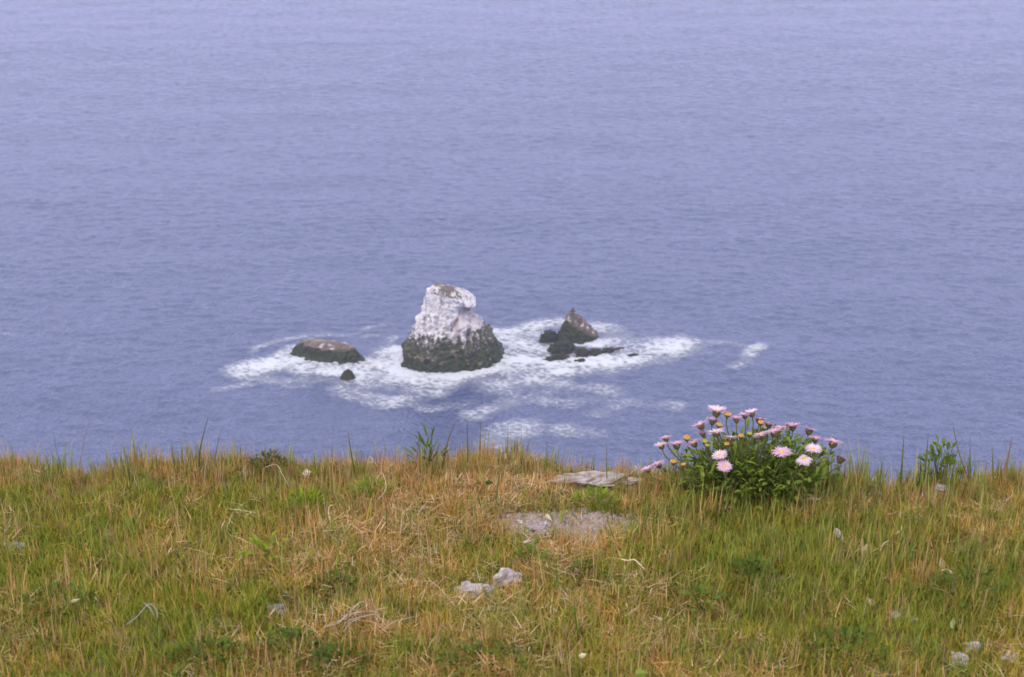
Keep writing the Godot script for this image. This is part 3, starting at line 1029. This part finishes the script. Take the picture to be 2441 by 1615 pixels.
# ---------------------------------------------------------------- small things in the grass
func build_stones() -> void:
	var stony := mat(Color.WHITE, 0.9, true)
	var pale0 := Color(0.19, 0.155, 0.13)
	var pale1 := Color(0.56, 0.51, 0.54)
	# px, py of the middle, width and height in photograph pixels, depth of the stone over its width, seed, label
	for e in [
		[1415, 1112, 165, 36, 0.4, 701, Color(0.17, 0.13, 0.10), Color(0.44, 0.39, 0.36), "broad pale weathered rock on the cliff edge beside the daisy"],
		[1505, 1116, 70, 20, 0.4, 702, Color(0.26, 0.21, 0.18), Color(0.44, 0.38, 0.35), "smaller brownish rock between the broad edge rock and the daisy"],
		[1205, 1380, 66, 60, 0.6, 703, pale0, pale1, "bright white rough stone, largest in the middle of the grass"],
		[1158, 1408, 46, 34, 0.7, 704, pale0, pale1, "pale stone leaning against the bright white rough stone"],
		[1118, 1404, 70, 30, 0.7, 705, Color(0.26, 0.22, 0.22), Color(0.46, 0.42, 0.44), "flat greyish stone left of the bright white rough stone"],
		[1370, 1366, 30, 24, 0.8, 706, pale0, pale1, "small white stone right of the bright white rough stone"],
		[2135, 1474, 36, 30, 0.8, 707, pale0, pale1, "white stone half hidden in tall grass, above the corner stones"],
		[2176, 1482, 18, 18, 0.8, 708, pale0, pale1, "tiny white pebble right of the half hidden white stone"],
		[2072, 1436, 28, 18, 0.8, 709, Color(0.34, 0.24, 0.16), Color(0.46, 0.36, 0.27), "tan pebble above the half hidden white stone"],
		[2318, 1548, 44, 30, 0.8, 710, pale0, Color(0.66, 0.66, 0.72), "pale bluish stone in the lower corner, highest of its three"],
		[2288, 1578, 50, 34, 0.8, 711, pale0, pale1, "pale stone in the lower corner, leftmost of its three"],
		[2412, 1570, 56, 30, 0.7, 712, pale0, pale1, "pale flat stone in the lower corner nearest the picture edge"],
		[36, 1306, 54, 26, 0.8, 713, Color(0.22, 0.20, 0.20), Color(0.40, 0.37, 0.38), "grey stone sunk in green grass by the left picture edge"],
		[52, 1324, 12, 10, 0.8, 714, pale0, pale1, "tiny white pebble just below the sunken grey stone"],
		[662, 1452, 50, 34, 0.8, 715, Color(0.12, 0.12, 0.12), Color(0.22, 0.21, 0.21), "dark grey stone left of the dead twigs"],
		[1285, 1262, 60, 20, 0.8, 716, Color(0.22, 0.17, 0.16), Color(0.38, 0.32, 0.32), "flat brown stone in the bare soil patch"],
		[1300, 1248, 18, 12, 0.8, 717, pale0, pale1, "small white pebble in the bare soil patch"],
		[1240, 1244, 16, 10, 0.8, 718, Color(0.4, 0.34, 0.33), Color(0.6, 0.54, 0.54), "small pinkish pebble at the left end of the bare soil"],
		[2245, 1166, 44, 22, 0.8, 719, Color(0.18, 0.16, 0.16), Color(0.44, 0.42, 0.45), "grey stone under the leafy sprig at the cliff edge"],
		[728, 1086, 24, 10, 0.8, 720, Color(0.6, 0.55, 0.42), Color(0.75, 0.72, 0.6), "small cream stone on the cliff edge"]]:
		var g := on_turf(e[0], e[1] + e[3] * 0.25)
		var k := (g - EYE).length() / FOCAL
		var o := put("stone", stone(Vector3(e[2] * 0.5 * k, e[3] * 0.5 * k * 0.85, e[2] * 0.5 * k * e[4]) * 1.5, e[5], 18, 0.13, e[6], e[7]), stony)
		o.position = g + Vector3(0, e[3] * 0.24 * k, 0)
		o.rotation.y = 0.12 if e[2] > 65 else e[5] * 1.7
		tag(o, e[8], "stone", "stones in the grass")
		cleared.append([Vector2(g.x, g.z), e[2] * 0.5 * k * (0.4 if e[5] in [707, 708, 710, 711, 712, 713] else 1.0)])

func build_details() -> void:
	var stony := mat(Color.WHITE, 0.9, true)
	# bare-soil crumbs
	var crumbs := []
	for k in 4: crumbs.append(stone(Vector3.ONE * 0.5, 740 + k, 9, 0.08, Color(0.22, 0.17, 0.15), Color(0.48, 0.41, 0.40)))
	var r := rng(750)
	var litter := thing("gravel", Vector3.ZERO, "grey-brown crumbs of soil and grit in the bare patch", "gravel", "", "stuff")
	for k in 4:
		var at := []
		for n in 500:
			var p := on_plain(r.randfn(1370, 110), r.randfn(1248, 22))
			p.y = ground_y(p.x, p.z)
			at.append(Transform3D(Basis(Vector3(r.randf(), r.randf(), r.randf()).normalized(), r.randf() * TAU).scaled(Vector3.ONE * (0.002 + 0.009 * pow(r.randf(), 3.0))), p))
		var mm := MultiMesh.new()
		mm.transform_format = MultiMesh.TRANSFORM_3D
		mm.mesh = crumbs[k]
		mm.instance_count = at.size()
		for i in at.size(): mm.set_instance_transform(i, at[i])
		var o := MultiMeshInstance3D.new()
		o.multimesh = mm
		o.material_override = stony
		o.name = "crumbs"
		litter.add_child(o, true)
	build_stalks()
	build_weeds()
	build_dead_things()

func build_stalks() -> void:
	# single stalks that stand out: root px py, tip px py, width in mm, colours, label
	var m := leafy(0.65)
	var green0 := Color(0.11, 0.14, 0.03)
	var green1 := Color(0.20, 0.22, 0.06)
	var pink0 := Color(0.26, 0.17, 0.11)
	var pink1 := Color(0.36, 0.23, 0.20)
	for e in [
		[182, 1110, 228, 965, 2.2, pink0, pink1, "tall thin pinkish grass stalk curving over the dip in the edge"],
		[150, 1115, 126, 1028, 2.4, green0, green1, "dark green grass blade left of the pinkish stalk"],
		[468, 1135, 497, 990, 4.0, Color(0.07, 0.07, 0.03), Color(0.13, 0.13, 0.04), "tallest dark grass stalk left of the middle"],
		[484, 1150, 500, 1062, 2.6, Color(0.40, 0.30, 0.22), Color(0.5, 0.4, 0.3), "pale dry stalk close behind the tallest dark stalk"],
		[506, 1100, 530, 1014, 2.6, green0, Color(0.24, 0.17, 0.06), "olive stalk right of the tallest dark stalk"],
		[330, 1100, 312, 1015, 3.0, green0, green1, "pointed green blade standing in the row of short blades"],
		[416, 1105, 408, 1046, 4.6, Color(0.12, 0.13, 0.02), Color(0.20, 0.19, 0.03), "broad short olive blade on the edge left of the tallest dark stalk"],
		[848, 1112, 829, 1022, 4.6, Color(0.10, 0.12, 0.02), Color(0.18, 0.17, 0.04), "thick green blade alone on the edge left of the stack"],
		[790, 1110, 791, 1055, 2.6, Color(0.12, 0.10, 0.03), Color(0.2, 0.16, 0.06), "short stalk just left of the thick green blade"],
		[1052, 1080, 1086, 1003, 4.4, Color(0.25, 0.15, 0.05), Color(0.16, 0.14, 0.04), "leaning brown-green stalk beside the feathery sprig"],
		[1115, 1092, 1114, 995, 3.2, Color(0.18, 0.13, 0.05), Color(0.17, 0.15, 0.04), "straight stalk, left one of a pair below the stack"],
		[1143, 1090, 1146, 1000, 3.2, Color(0.18, 0.13, 0.05), Color(0.20, 0.16, 0.06), "straight stalk, right one of a pair below the stack"],
		[1148, 1215, 1134, 1125, 4.0, green0, green1, "upright green blade in the dry straw, left one of two"],
		[1180, 1215, 1196, 1105, 4.6, green0, green1, "upright green blade in the dry straw, right one of two"],
		[1476, 1295, 1445, 1225, 4.0, green0, green1, "green blade leaning over the bare soil patch"],
		[1302, 1078, 1305, 1045, 2.4, green0, green1, "small blade beside the broad edge rock"],
		[1448, 1110, 1446, 1046, 2.6, green0, green1, "blade in front of the broad edge rock"],
		[2153, 1110, 2156, 1032, 4.4, Color(0.12, 0.14, 0.03), Color(0.22, 0.19, 0.05), "broad olive blade on the edge right of the daisy"],
		[2210, 1100, 2214, 1030, 4.0, green0, green1, "green blade standing just left of the leafy sprig"],
		[2322, 1140, 2270, 1003, 3.6, Color(0.30, 0.18, 0.08), Color(0.15, 0.16, 0.06), "long bent stalk leaning left over the leafy sprig"],
		[2320, 1120, 2313, 1034, 3.2, green0, green1, "slim green blade right of the long bent stalk"],
		[2398, 1130, 2414, 1040, 5.0, Color(0.30, 0.18, 0.09), Color(0.30, 0.21, 0.10), "reddish dry stalk by the right picture edge"],
		[2372, 1130, 2366, 1062, 3.6, green0, green1, "green blade left of the reddish dry stalk"],
		[2000, 1055, 2022, 1015, 1.4, Color(0.35, 0.33, 0.26), Color(0.45, 0.43, 0.36), "thin pale grass stem rising behind the daisy"],
		[0, 1185, 70, 1118, 3.0, green0, green1, "green blade slanting in from the left picture edge"],
		[1960, 1245, 1880, 1115, 3.6, Color(0.15, 0.17, 0.06), Color(0.24, 0.25, 0.11), "long pale green blade leaning up across the daisy leaves"],
		[1380, 1520, 1366, 1398, 4.0, Color(0.07, 0.13, 0.02), Color(0.13, 0.2, 0.03), "dark upright blade below the small white stone"],
		[1330, 1395, 1326, 1330, 4.0, green0, green1, "green blade left of the small white stone"],
		[1985, 1470, 1935, 1330, 3.4, green0, green1, "tall blade in the right-hand tall grass, leaning left"],
		[2040, 1300, 2096, 1180, 3.4, green0, green1, "tall blade leaning right, right of the daisy"],
		[1835, 1400, 1842, 1290, 3.4, Color(0.16, 0.17, 0.05), Color(0.26, 0.24, 0.1), "tall pale green blade below the daisy"]]:
		var root := on_ground(e[0], minf(e[1] + 8, 1600.0))
		var lift := 0.0
		var e_z := edge_at(root.x)
		if root.z < e_z + 0.02:
			root = Vector3(root.x * (e_z + 0.02) / root.z, 0, e_z + 0.02)
			root.y = ground_y(root.x, root.z)
		var tip := at_depth(e[2], e[3], root.z + 0.015)
		var bow := Vector3((root.x - tip.x) * -0.12, 0.0, 0.006)
		var path := curve([root - Vector3(0, 0.006, 0), root.lerp(tip, 0.5) + bow * -1.0 if e[2] > e[0] else root.lerp(tip, 0.5) + bow, tip], 6)
		var st := begin()
		# a folded blade: two narrow faces with a keel
		var n := path.size()
		var w0: float = e[4] * 0.0005
		var side := Vector3(0.94, 0, 0.34)
		var prev := []
		for k in n:
			var t := float(k) / (n - 1)
			var w := w0 * (1.0 - pow(t, 2.2) * 0.94)
			var c: Color = e[5].lerp(e[6], t)
			var row := [path[k] - side * w + Vector3(0, 0, 0.0006), path[k] - Vector3(0, 0, w * 0.5), path[k] + side * w + Vector3(0, 0, 0.0006), c]
			if k > 0:
				for q in 2:
					var nn := Vector3(-0.45 if q == 0 else 0.45, 0.2, 0.9).normalized()
					for v in [[prev[q], prev[3]], [row[q], row[3]], [row[q + 1], row[3]], [prev[q], prev[3]], [row[q + 1], row[3]], [prev[q + 1], prev[3]]]:
						st.set_color(v[1])
						st.set_normal(nn)
						st.add_vertex(v[0] - root)
			prev = row
		var o := put("grass_stalk", st.commit(), m)
		o.position = root
		tag(o, e[7], "grass stalk", "single grass stalks that stand out")

func build_weeds() -> void:
	var m := leafy(0.55)
	var bright := [Color(0.10, 0.17, 0.018), Color(0.22, 0.30, 0.03)]
	var dark := [Color(0.05, 0.075, 0.012), Color(0.10, 0.145, 0.025)]
	var mid := [Color(0.07, 0.11, 0.02), Color(0.13, 0.18, 0.035)]
	# px, py of the foot, leaves, leaf length, leaf width, spread, height, colours, rounded leaf, label
	for e in [
		[728, 1238, 120, 0.022, 0.0035, 0.040, 0.040, bright, false, "bright green feathery weed, largest left of the middle"],
		[880, 1200, 110, 0.022, 0.0032, 0.040, 0.034, bright, false, "bright green weed tuft right of the largest feathery one"],
		[1420, 1216, 100, 0.020, 0.004, 0.042, 0.024, bright, false, "bright yellow-green weed at the back of the bare soil patch"],
		[1020, 1085, 34, 0.030, 0.006, 0.034, 0.060, mid, false, "feathery green sprig standing on the edge below the stack"],
		[2240, 1130, 70, 0.022, 0.010, 0.040, 0.070, mid, true, "leafy green sprig on the cliff edge far right of the daisy"],
		[640, 1345, 30, 0.026, 0.009, 0.034, 0.034, bright, true, "small green leafy weed left of the middle of the grass"],
		[640, 1125, 110, 0.012, 0.005, 0.04, 0.026, [Color(0.05, 0.06, 0.02), Color(0.10, 0.10, 0.03)], true, "dark olive low bush just behind the edge left of the stack"],
		[500, 1595, 102, 0.014, 0.0095, 0.075, 0.020, dark, true, "dark clover-like patch at the lower edge left of the middle"],
		[690, 1568, 85, 0.014, 0.0095, 0.06, 0.020, dark, true, "dark clover-like patch right of the lower left clover"],
		[810, 1615, 68, 0.014, 0.0095, 0.05, 0.020, dark, true, "dark clover patch cut by the lower picture edge"],
		[1150, 1600, 102, 0.014, 0.0095, 0.075, 0.022, dark, true, "dark clover-like patch at the lower edge below the white stones"],
		[2020, 1580, 119, 0.014, 0.0095, 0.085, 0.024, dark, true, "dark clover-like patch at the lower edge under the tall grass"],
		[800, 1420, 57, 0.014, 0.0095, 0.045, 0.020, dark, true, "dark green weed above the dead twigs"],
		[130, 1470, 85, 0.014, 0.0095, 0.08, 0.020, dark, true, "dark green weed in the lush grass at the left"],
		[2310, 1430, 50, 0.024, 0.010, 0.07, 0.035, dark, true, "dark green leafy weed in the right-hand tall grass"],
		[1790, 1400, 40, 0.022, 0.009, 0.04, 0.04, dark, true, "dark green weed below the daisy in tall grass"],
		[1395, 1395, 26, 0.020, 0.010, 0.03, 0.022, dark, true, "dark leaves just below the small white stone"],
		[1670, 1460, 34, 0.020, 0.009, 0.04, 0.035, mid, true, "green weed beside the pale dry patch below the daisy"],
		[1260, 1360, 24, 0.020, 0.010, 0.03, 0.035, mid, true, "green weed just right of the bright white rough stone"]]:
		var g := on_turf(e[0], minf(e[1], 1600.0))
		g.y += 0.012
		e[6] = maxf(e[6] * 1.45, 0.034)
		var r := rng(int(e[0] * 7 + e[1]))
		var plant := thing("leafy_weed", g, e[9], "weed", "small green weeds in the grass")
		var forms := []
		for k in 3: forms.append(leaf_mesh(e[3] * (0.85 + 0.15 * k), e[4], e[7][0].lerp(e[7][1], 0.3 + 0.35 * k), e[7][0].lerp(e[7][1], 0.3 + 0.35 * k), 0.2, e[8]))
		for n in e[2]:
			var a := r.randf() * TAU
			var q: float = sqrt(r.randf()) * e[5]
			var h: float = e[6] * (1.0 - pow(q / e[5], 2.0) * 0.7) * r.randf_range(0.3, 1.0)
			var dir := Vector3(cos(a) * q / e[5] + r.randf_range(-0.4, 0.4), r.randf_range(0.15, 1.1) if e[8] else r.randf_range(0.6, 1.8), sin(a) * q / e[5] + r.randf_range(-0.4, 0.4)).normalized()
			var o := put("leaf", forms[n % 3], m, plant)
			o.transform = Transform3D(look(dir, r.randf_range(-0.5, 0.5)) * r.randf_range(0.7, 1.2), Vector3(cos(a) * q, h, sin(a) * q * 0.8))
		var st := begin()
		for n in 7:
			var a := r.randf() * TAU
			tube(st, curve([Vector3(0, -0.022, 0), Vector3(cos(a) * e[5] * 0.3, e[6] * 0.4, sin(a) * e[5] * 0.3), Vector3(cos(a) * e[5] * 0.7, e[6] * 0.7, sin(a) * e[5] * 0.6)], 4), 0.0011, 0.0006, e[7][0], e[7][1], 4)
		put("stems", st.commit(), m, plant)

func build_dead_things() -> void:
	var m := mat(Color.WHITE, 0.85, true)
	# dead twigs: each a list of pixel paths with thickness in mm
	for e in [
		["dead_twig", "bleached forked dead twig lying in the grass left of the middle", Color(0.30, 0.25, 0.20), Color(0.48, 0.42, 0.35), [
			[[[812, 1480, 0.0], [838, 1455, 0.03], [858, 1437, 0.045], [874, 1438, 0.03], [872, 1452, 0.02]], 3.0],
			[[[772, 1497, 0.004], [806, 1486, 0.012], [832, 1466, 0.02], [880, 1458, 0.016], [900, 1462, 0.01]], 3.4],
			[[[832, 1480, 0.01], [860, 1472, 0.02], [895, 1466, 0.02], [908, 1478, 0.01]], 2.4],
			[[[790, 1478, 0.01], [793, 1460, 0.025], [787, 1444, 0.03]], 2.0],
			[[[818, 1508, 0.004], [834, 1486, 0.012], [858, 1476, 0.016]], 2.2]]],
		["dead_twig", "thin dry twig right of the forked dead twig", Color(0.34, 0.25, 0.17), Color(0.48, 0.38, 0.28), [
			[[[905, 1497, 0.004], [932, 1484, 0.014], [960, 1478, 0.016], [1000, 1467, 0.014]], 1.8]]],
		["dead_twig", "grey wiry dead stems in the lush grass near the left", Color(0.22, 0.20, 0.18), Color(0.36, 0.33, 0.32), [
			[[[300, 1490, 0.006], [325, 1472, 0.014], [350, 1444, 0.02], [368, 1440, 0.02]], 2.2],
			[[[368, 1470, 0.006], [356, 1450, 0.02], [342, 1438, 0.025]], 1.8], [[[375, 1475, 0.006], [372, 1455, 0.015], [360, 1442, 0.02]], 1.8]]],
		["dry_straw", "curled cream straw blade right of the middle of the grass", Color(0.62, 0.50, 0.28), Color(0.72, 0.60, 0.34), [
			[[[1481, 1334, 0.03], [1497, 1337, 0.032], [1512, 1335, 0.034], [1524, 1345, 0.03], [1536, 1357, 0.024]], 3.0]]],
		["dry_straw", "bent cream straw blade beside the bright green weed", Color(0.58, 0.50, 0.26), Color(0.70, 0.62, 0.36), [
			[[[787, 1240, 0.02], [783, 1225, 0.035], [785, 1208, 0.05], [793, 1206, 0.05]], 2.2]]],
		["dry_straw", "pale straw angled like an elbow in the dry patch", Color(0.45, 0.36, 0.24), Color(0.56, 0.46, 0.33), [
			[[[900, 1192, 0.02], [920, 1165, 0.05], [911, 1128, 0.07], [898, 1142, 0.06]], 1.8]]],
		["dry_straw", "pale bent straw near the left end of the cliff edge", Color(0.40, 0.33, 0.22), Color(0.52, 0.44, 0.30), [
			[[[632, 1115, 0.03], [658, 1108, 0.05], [672, 1130, 0.04], [688, 1160, 0.01]], 1.6]]],
		["dry_straw", "short yellow stick against the dark grey stone", Color(0.55, 0.42, 0.18), Color(0.60, 0.48, 0.24), [
			[[[643, 1468, 0.01], [655, 1452, 0.03]], 4.4]]],
		["dry_straw", "pale kinked stem right of the tall grass below the daisy", Color(0.50, 0.38, 0.24), Color(0.6, 0.5, 0.34), [
			[[[2098, 1314, 0.02], [2108, 1296, 0.03], [2120, 1290, 0.03]], 2.4], ]],
		["dry_straw", "pale hooked stem above the pale kinked stem", Color(0.50, 0.36, 0.22), Color(0.6, 0.46, 0.32), [
			[[[2132, 1274, 0.03], [2148, 1266, 0.035], [2150, 1254, 0.04]], 2.2]]],
		["dry_straw", "orange dry blade standing in the lush grass, one of three", Color(0.42, 0.25, 0.07), Color(0.50, 0.33, 0.11), [[[[254, 1402, 0.005], [256, 1385, 0.02], [257, 1358, 0.04]], 3.4]]],
		["dry_straw", "orange dry blade leaning left of the standing orange blade", Color(0.44, 0.30, 0.09), Color(0.52, 0.38, 0.14), [[[[212, 1396, 0.005], [222, 1376, 0.02], [232, 1356, 0.03]], 3.0]]],
		["dry_straw", "orange dry blade leaning right of the standing orange blade", Color(0.42, 0.25, 0.09), Color(0.5, 0.33, 0.14), [[[[286, 1396, 0.005], [293, 1382, 0.015], [300, 1368, 0.025]], 3.0]]]]:
		var mid: Array = e[4][0][0][0]
		var origin := on_ground(mid[0], mid[1])
		var o := thing(e[0], origin, e[1], "twig" if e[0] == "dead_twig" else "straw", "dead twigs and straws in the grass")
		for b in e[4]:
			var pts := []
			for p in b[0]:
				var d := sight(p[0], p[1])
				var g := on_ground(p[0], p[1])
				# raised above the ground along the line of sight: nearer by as much as it is high
				pts.append(g - d * ((p[2] * 0.7 + 0.02) / -d.y) - origin)
			var st := begin()
			tube(st, curve(pts, 14), b[1] * 0.0005, b[1] * 0.0003, e[2], e[3], 5)
			put("branch" if e[0] == "dead_twig" else "stem", st.commit(), m, o)
	# dry and fallen leaves: px, py, length and width in pixels, angle in the picture, colour, label
	var lm := leafy(0.7)
	for e in [
		[2063, 1312, 40, 16, 70, Color(0.55, 0.52, 0.30), "pale yellow-green leaf standing in the tall grass"],
		[2246, 1342, 34, 15, 105, Color(0.58, 0.50, 0.28), "cream dry leaf, upright one of a crossed pair"],
		[2260, 1364, 30, 12, -15, Color(0.52, 0.50, 0.30), "cream dry leaf, flat one of a crossed pair"],
		[2002, 1278, 40, 16, -60, Color(0.52, 0.40, 0.36), "torn pinkish dry leaf below the daisy's right side"],
		[1940, 1190, 34, 8, -10, Color(0.42, 0.30, 0.24), "brown curled dead leaf at the daisy's right foot"],
		[1308, 1234, 20, 9, -50, Color(0.60, 0.54, 0.34), "cream fallen leaf in the bare soil patch"],
		[1256, 1291, 16, 5, 20, Color(0.62, 0.56, 0.38), "thin cream leaf scrap below the bare soil patch"],
		[1168, 1151, 18, 11, -15, Color(0.05, 0.08, 0.02), "single dark leaf in the pale dry straw"],
		[1390, 1563, 18, 12, 10, Color(0.58, 0.58, 0.38), "pale rounded leaf scrap near the lower edge"],
		[2272, 1485, 26, 11, 80, Color(0.30, 0.36, 0.16), "grey-green leaf standing right of the white pebble"],
		[1530, 1606, 30, 22, 0, Color(0.20, 0.26, 0.05), "round green leaf at the lower picture edge"],
		[180, 1432, 22, 8, 10, Color(0.50, 0.47, 0.30), "cream leaf scrap in the lush grass at the left"]]:
		var g := on_ground(e[0], e[1])
		var k := (g - EYE).length() / FOCAL
		var a := deg_to_rad(e[4])
		var d := sight(e[0], e[1])
		var dir := (Vector3.RIGHT * cos(a) + (Basis(Vector3.RIGHT, deg_to_rad(PITCH)) * Vector3.UP) * sin(a) + Vector3(0, 0, -0.2)).normalized()
		var x := dir.cross(Vector3(0, 0.55, 0.83)).normalized()
		var c: Color = e[5]
		var o := put("dry_leaf", leaf_mesh(e[2] * k, e[3] * k, c, c, 0.25, false), lm)
		o.transform = Transform3D(Basis(x, dir.cross(x), dir), g - d * 0.06 - dir * e[2] * k * 0.5)
		tag(o, e[6], "leaf", "fallen leaves in the grass")
